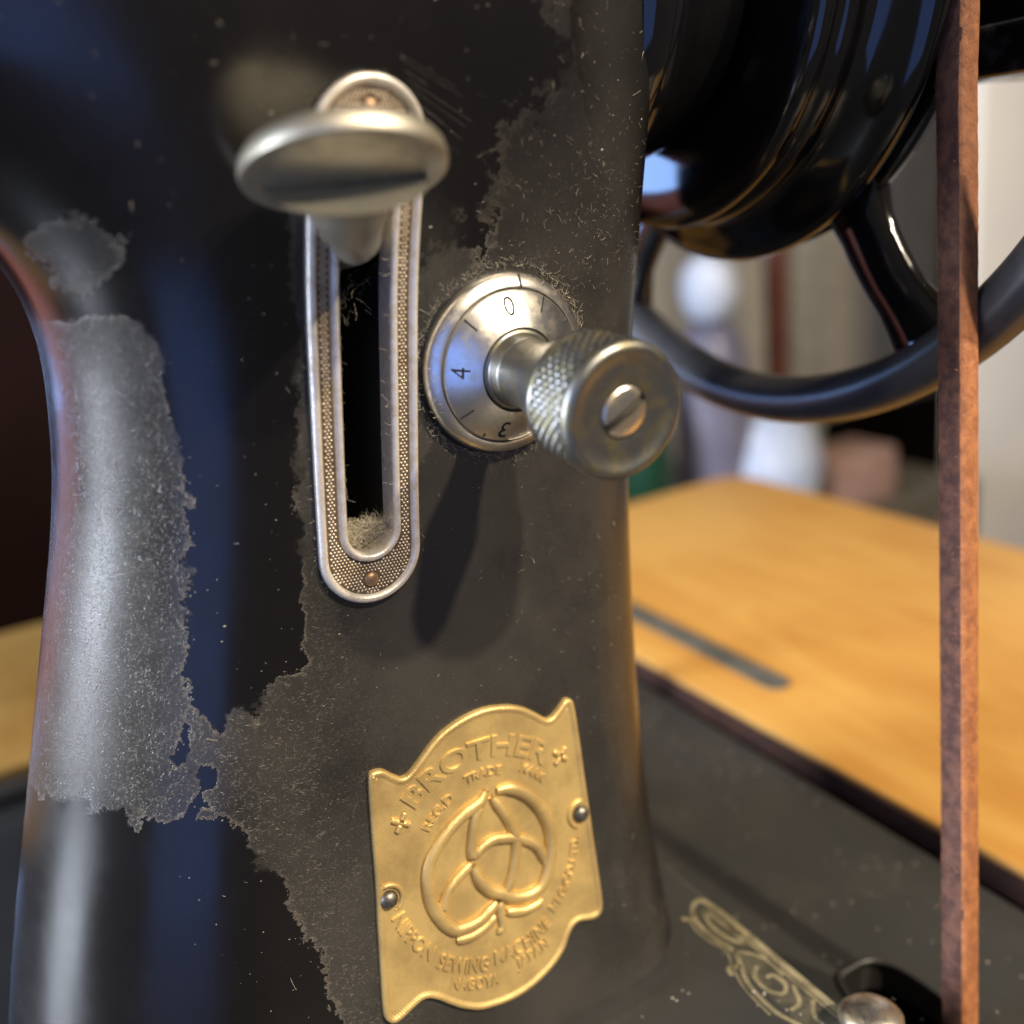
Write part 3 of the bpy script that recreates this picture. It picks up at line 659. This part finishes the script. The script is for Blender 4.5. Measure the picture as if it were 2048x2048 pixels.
# gilt transfer along the bed edge (flat print, laid a hair above the enamel)
def ribbon(pts, wd, n=6):
    p = smooth_path(pts, n); t = np.gradient(p, axis=0); t /= np.linalg.norm(t, axis=1)[:, None]; s = np.stack([-t[:, 1], t[:, 0]], 1) * wd / 2
    z = BED_Z + 0.06; V = np.concatenate([np.c_[p + s, np.full(len(p), z)], np.c_[p - s, np.full(len(p), z)]]); k = len(p)
    return V, [(i, i + 1, k + i + 1, k + i) for i in range(k - 1)]
G = [ribbon([(41.0, 3), (41.2, -10), (41.0, -30), (40.8, -60)], 1.6), ribbon([(37.5, 5), (40, 5.5), (41, 3)], 1.3), ribbon([(37.5, 5), (35.2, 1.5), (34.6, -5), (35.5, -11), (33.8, -15), (31.6, -20), (31, -28), (32.5, -34), (31, -40)], 1.0),
     ribbon([(38.4, 2.2), (36.8, -2), (37.0, -7), (38.6, -10), (39.6, -7), (39, -2.5), (38.4, 2.2)], 0.9), ribbon([(35.5, -11), (37.6, -13.5), (39.4, -17), (39, -22)], 0.9), ribbon([(36.4, -17), (34, -19), (33.6, -23), (35.5, -25.5), (37.6, -24), (37.4, -20.8), (35.8, -20.4)], 0.9),
     ribbon([(38.6, -25), (36.5, -29), (33.6, -29.5)], 0.9), ribbon([(34.2, 2), (31.5, 4), (29.5, 2.4), (30.4, 0)], 1.0), ribbon([(39, -30), (36.2, -33.5), (36.6, -38), (39, -40)], 0.9), ribbon([(33.8, -15), (31.4, -14), (30.6, -16)], 1.0)]
G += [ribbon([(39.4, 1.5), (39.8, -10), (39.6, -30), (39.4, -60)], 0.45), ribbon([(36.6, 3.4), (33.6, 0.5), (33.2, -5), (34.2, -10), (32.4, -14), (30.2, -20), (29.6, -28)], 0.4)]
fill, ff = ribbon([(38.2, 3.0), (37.2, -12), (36, -26), (35.6, -60)], 6.4); fill[:, 2] -= 0.03
mk('gilt_ground', fill, ff, plain_mat('olive_transfer', (0.075, 0.068, 0.045), 0.5, (0.035, 0.033, 0.026), 300), bed, smooth=False)
Vg, Fg = join(G); mk('gilt_border', Vg, Fg, MAT['gilt'], bed, smooth=False)
# latch at the bed's edge
LO = np.array([40.6, -43.0, BED_Z])
latch = mk('slide_latch', *lathe([(6.6, -0.4), (6.6, 0.8), (6.2, 1.2), (5.2, 1.4)], LO, (0, 0, 1), 36), MAT['nickel'], bed, sharp=40)
mk('latch_knob', *lathe([(4.0, 1.0), (4.2, 2.2), (5.6, 3.2), (6.1, 4.2), (5.9, 5.4), (4.8, 6.5), (2.8, 7.2), (0.1, 7.4)], LO, (0.12, 0.1, 1), 36), MAT['nickel'], latch)
# foot of the pillar: a thin eased flange on the bed
fo = []
for k in range(160):
    t = 2 * math.pi * k / 160; dr = np.array([math.cos(t), math.sin(t), 0]); c0 = np.array([-36.0, 30.0, -131.0]); lo_, hi_ = 0.0, 160.0
    for _ in range(40):
        md_ = (lo_ + hi_) / 2
        if outer_shape((c0 + dr * md_)[None])[0] < 2.6: lo_ = md_
        else: hi_ = md_
    fo.append(tuple((c0 + dr * lo_)[:2]))
mk('foot_flange', *slab(fo, -132.6, -129.6, 1.1), MAT['bed'], machine, sharp=50)
# ---------------------------------------------------------------- table
table = empty('work_table', (200, 100, -165), label='bright orange wooden work table behind and beside the machine', category='table')
leaf = mk('table_leaf', *slab(rrect(116, 304, -150, 284, 20, 8), -150.5, TABLE_Z, 1.0), MAT['wood'], table, sharp=40)
mk('leaf_edge', *slab(rrect(116.6, 303.4, -149.4, 283.4, 19.4, 8), -168, -150.4, 0), MAT['wood_edge'], table, sharp=40)
mk('leaf_trim', *box((115.2, -128, -160), (115.95, 262, TABLE_Z - 1.6)), MAT['wood_edge'], table, smooth=False)
mk('table_back', *slab(rrect(-430, 115, 205, 345, 8), -160, TABLE_Z, 1.2), MAT['wood'], table, sharp=40)
mk('front_rail', *box((-430, 195.2, -160), (113, 204.8, -145), 1.0), MAT['steel'], table, sharp=40)
ml = rrect(134.0, 144.0, 78, 230, 4.9, 10)
mk('metal_inlay', *slab(ml, TABLE_Z - 1, TABLE_Z + 0.6, 0.3), plain_mat('green_grey_inlay', (0.10, 0.11, 0.10), 0.4, (0.17, 0.16, 0.14), 60, 0.0, 0.4), table, sharp=40)

light_block = mk('light_block_tray', *join([box((-430, -170, -262), (113, 195, -254)), box((-436, -170, -262), (-431, 195, -161)), box((113.2, -170, -262), (115.0, 195, -161)), box((-430, -176, -262), (113, -171, -161)), box((-430, 195.5, -262), (113, 200, -161))]), MAT['wood_edge'], table, smooth=False)  # added dark box under the bed, blocks light from the belt hole
# ---------------------------------------------------------------- lint and dust (nobody could count these)
def fibres(points, normals, n_len, spread, rad, flat=0.5):
    V, F = [], []
    for p, nrm in zip(points, normals):
        L = rng.uniform(*n_len); d = nrm * rng.uniform(0, 1) * (1 - flat) + rng.normal(0, 1, 3) * np.array([1, 0.35, 1]) * spread
        d /= np.linalg.norm(d) + 1e-9; b = rng.normal(0, 1, 3); P = []
        for k in range(5):
            t = k / 4; P.append(p + d * L * t + b * L * 0.35 * t * t)
        v, f = tube(np.array(P), rad * rng.uniform(0.7, 1.3), 3, ref=(0.3, 0.5, 0.8)); n = len(V)
        V += list(v); F += [tuple(i + n for i in q) for q in f]
    return V, F
def specks(points, r0, r1, squash=0.5):
    V, F = [], []
    for p in points:
        r = rng.uniform(r0, r1) * (1 + 1.2 * (rng.random() < 0.06)); n = len(V); a0 = rng.uniform(0, 6.28); st = rng.uniform(1, 2.4)
        ring = [p + np.array([r * st * math.cos(a0 + k * 1.2566) * rng.uniform(0.7, 1.2), 0, r * math.sin(a0 + k * 1.2566) * rng.uniform(0.7, 1.2)]) for k in range(5)]
        V += ring + [p + np.array([0, -r * squash, 0])]; F += [(n + k, n + (k + 1) % 5, n + 5) for k in range(5)]
    return V, F
# fuzz along the slot rims and around the dial
S1 = stadium(IA, IB, RI + 0.05, 22, 60); S2 = stadium(OA, OB, RO, 22, 60)
sel = rng.integers(0, len(S1), 260); P = W(S1[sel, 0], S1[sel, 1], 0.0); P[:, 1] -= rng.uniform(-1.5, 1.3, len(P))
c_ = np.array([(S1[:, 0].mean()), 0, 0]); NN = np.stack([np.sign(-24.5 - P[:, 0]), 0 * P[:, 0] - 0.4, 0 * P[:, 0]], 1)
A = fibres(P, NN, (0.4, 1.3), 0.55, 0.024)
sel = rng.integers(0, len(S2), 240); P = W(S2[sel, 0] + rng.normal(0, .25, 240), S2[sel, 1] + rng.normal(0, .25, 240), 0.1)
B = fibres(P, np.tile([0, -1, 0], (240, 1)), (0.3, 1.2), 0.7, 0.022)
th = rng.uniform(0, 2 * math.pi, 560); rr = 15.6 + np.abs(rng.normal(0, 0.7, 560)); P = W(rr * np.cos(th), rr * np.sin(th), 0.15)
C = fibres(P, np.tile([0, -1, 0], (560, 1)), (0.4, 1.4), 0.6, 0.024)
th = rng.uniform(0.2, 3.6, 160); P = np.array([DO + DNn * rng.uniform(1.6, 4.0) + (14.6 + rng.normal(0, .3)) * (math.cos(t) * DX + math.sin(t) * DY) for t in th])
D = fibres(P, np.tile([0, -1, 0], (160, 1)), (0.4, 1.0), 0.6, 0.028)
n = 2600; xx = rng.uniform(1, 34, n); zz = rng.uniform(8, 60, n); P = W(xx, zz, 0.03); keep = (np.hypot(xx, zz) > 16) & (rng.random(n) < np.exp(-np.abs(xx - 18) / 9) * np.exp(-np.abs(zz - 18) / 14)); P = P[keep]
E_ = fibres(P, np.tile([0, -1, 0], (len(P), 1)), (0.3, 1.0), 0.9, 0.017, 0.9)
for k in range(8):
    a0 = np.array([-17.5 + 0.4 * k + rng.normal(0, .4), 46.0 - 1.1 * k]); b0_ = a0 + np.array([10.5, -6.2 + rng.normal(0, 1.1)]) * rng.uniform(0.3, 1.05); tt = np.linspace(0, 1, 8); pp = a0 + (b0_ - a0) * tt[:, None]
    A = join([A, tube(W(pp[:, 0], pp[:, 1], -0.004), rng.uniform(0.007, 0.014), 4)])
mk('lint_fuzz', *join([A, B, C, D, E_]), MAT['lint'], body, smooth=False, kind='stuff', label='pale lint fuzz around the dial and slot rims')
# lint packed into the slot's foot and clinging to its walls
n = 1700; t = rng.uniform(0, math.pi, n); q = np.sqrt(rng.random(n)); xx = SLOT_B[0] + 4.2 * q * np.cos(t); zz = SLOT_B[1] - 4.0 * q * np.sin(t) + 0.8
yy = front_y(xx, zz) + rng.uniform(0.3, 5.0, n)
A = fibres(np.stack([xx, yy, zz - 0.02 * yy], 1), np.tile([0, -0.6, 0.8], (n, 1)), (0.6, 1.7), 0.9, 0.02)
n = 150; xx = -24 + rng.normal(0, 2.2, n); zz = rng.uniform(10, 24, n); yy = rng.uniform(3, 14, n)
B = fibres(np.stack([xx, yy, zz], 1), np.tile([0, -1, 0], (n, 1)), (0.8, 2.2), 0.9, 0.035)
mk('slot_lint', *join([A, B]), MAT['lint'], body, smooth=False, kind='stuff', label='tuft of pale lint packed in the foot of the slot')
# loose specks on the enamel
n = 700; xx = rng.uniform(-68, 30, n); zz = rng.uniform(-125, 60, n); P = W(xx, zz, 0.0)
ok = (P[:, 1] < 26) & (np.hypot(xx, zz) > 16) & ~((zz > 15) & (xx < -30) & (rng.random(n) < 0.6)) & (seg_dist(xx, zz, OA, OB) > RO) & ~((xx > -40) & (xx < 10) & (zz < -62))
mk('dust_specks', *specks(P[ok], 0.022, 0.085), MAT['speck'], body, smooth=False, kind='stuff', label='scattered pale dust specks on black enamel')
xx = rng.uniform(-66, 30, 130); zz = rng.uniform(-125, 60, 130); P = W(xx, zz, 0.03); ok = (P[:, 1] < 22) & (seg_dist(xx, zz, OA, OB) > RO + .5) & (np.hypot(xx, zz) > 17) & ~((xx > -40) & (xx < 10) & (zz < -62))
mk('loose_fibres', *fibres(P[ok], np.tile([0, -1, 0], (ok.sum(), 1)), (0.4, 1.5), 1.0, 0.03, 0.95), MAT['speck'], body, smooth=False, kind='stuff', label='short pale fibres lying on black enamel')
n = 170; Q = np.stack([rng.uniform(46, 112, n), rng.uniform(-60, 120, n), np.full(n, PLINTH_Z + 0.1)], 1); Q2 = np.stack([rng.uniform(5, 43, 60), rng.uniform(-60, 5, 60), np.full(60, BED_Z + 0.15)], 1)
V, F = specks(np.concatenate([Q, Q2]), 0.16, 0.34); V = np.array(V)
V, F = [], []
for p in np.concatenate([Q, Q2]):
    r = rng.uniform(0.14, 0.34); b = len(V)
    V += [p + np.array([r * math.cos(k * 1.2566), r * math.sin(k * 1.2566), 0]) for k in range(5)] + [p + np.array([0, 0, r * 0.7])]
    F += [(b + k, b + (k + 1) % 5, b + 5) for k in range(5)]
mk('bed_specks', V, F, MAT['speck'], bed, smooth=False, kind='stuff', label='pale dust specks on the black bed')

# ---------------------------------------------------------------- what shows, blurred, behind the table
wall = mk('back_wall', *box((-2600, 1150, -900), (1700, 1170, 900)), plain_mat('dark_maroon_wall', (0.014, 0.006, 0.005), 0.9, (0.011, 0.005, 0.004), 4, spec=0.05), None, smooth=False, kind='structure')
SB = -372.0
side = empty('sideboard', (820, 780, -900), label='dark olive brown sideboard behind the table', category='sideboard')
mk('cabinet', *box((420, 620, -900), (1010, 1000, SB), 4), plain_mat('olive_wood', (0.10, 0.085, 0.06), 0.6), side)
mk('upstand', *box((650, 985, SB), (1400, 1001, 300), 3), plain_mat('olive_panel', (0.34, 0.30, 0.24), 0.6), side)
def bg_thing(name, vf, mat, label, cat): return mk(name, *vf, mat, None, sharp=45, label=label, category=cat)
bg_thing('pale_door', box((1080, 690, -900), (1650, 730, 700), 4), plain_mat('pale_door_paint', (0.78, 0.74, 0.66), 0.6, (0.70, 0.68, 0.66), 5), 'pale cream door panel blurred at the right edge', 'door')
bg_thing('grey_post', box((790, 720, SB + 0.5), (842, 770, 250), 6), plain_mat('grey_post', (0.24, 0.23, 0.20), 0.6), 'tall grey post standing behind the wheel', 'post')
bg_thing('red_strip', box((758, 715, SB + 0.5), (778, 735, 250), 3), plain_mat('red_brown', (0.12, 0.035, 0.02), 0.6), 'thin red brown upright beside the grey post', 'strip')
bag = lathe([(40, 0), (62, 30), (66, 80), (52, 118), (30, 140), (8, 148)], (700, 690, SB + 0.5), (0.15, 0, 1), 32, up=(0, 1, 0))
bg_thing('blue_white_bag', bag, plain_mat('bag_plastic', (0.50, 0.56, 0.68), 0.5, (0.34, 0.40, 0.54), 30, 0.3), 'crumpled blue white plastic bag behind the table corner', 'bag')
jug = bg_thing('white_lidded_jar', lathe([(26, 0), (40, 16), (44, 80), (42, 180), (34, 225), (26, 240), (10, 246)], (650, 705, SB + 0.5), (0, 0, 1), 36, up=(0, 1, 0)), plain_mat('jar_glaze', (0.10, 0.098, 0.14), 0.4, (0.16, 0.15, 0.21), 12), 'purple grey jar with round white lid seen through the spokes', 'jar')
mk('lid', *lathe([(8, 245), (24, 252), (31, 272), (32, 286), (27, 304), (14, 316), (2, 319)], (650, 705, SB + 0.5), (0, 0, 1), 32, up=(0, 1, 0)), plain_mat('lid_glaze', (0.50, 0.55, 0.66), 0.5), jug)
bg_thing('brown_box', box((775, 640, SB + 0.5), (880, 712, -305), 5), plain_mat('pink_brown_card', (0.34, 0.21, 0.17), 0.8), 'small pinkish brown box beyond the table corner', 'box')
btl = lathe([(30, 0), (34, 10), (34, 130), (26, 160), (12, 185), (11, 230), (13, 236), (4, 238)], (540, 700, SB + 0.5), (0, 0, 1), 32, up=(0, 1, 0))
bg_thing('green_bottle', btl, plain_mat('green_glass', (0.010, 0.045, 0.022), 0.2), 'dark green bottle beside the pillar edge', 'bottle')

cab = mk('added_red_cabinet', *box((-1050, 772, -900), (-410, 1050, -82), 6), plain_mat('red_brown_paint', (0.50, 0.17, 0.12), 0.6, (0.42, 0.13, 0.09), 8), None, sharp=40, label='added red brown cabinet, unseen at the left, reflected in the pillar', category='cabinet')  # out of view, added to give the pillar's left side its red reflection
for x0 in (-1040, -728):
    dr_ = mk('added_cabinet_door', *box((x0, 764, -880), (x0 + 304, 771.5, -96), 2), plain_mat('red_brown_door', (0.52, 0.18, 0.125), 0.55, (0.44, 0.14, 0.10), 8), cab, sharp=40)
Fz = fibres(rough, np.tile([-1, -0.2, 0], (len(rough), 1)), (0.2, 0.75), 0.5, 0.03, 0.3)
mk('belt_fuzz', *Fz, MAT['leather'], belt, smooth=False, kind='stuff', label='short torn leather fibres along the belt')
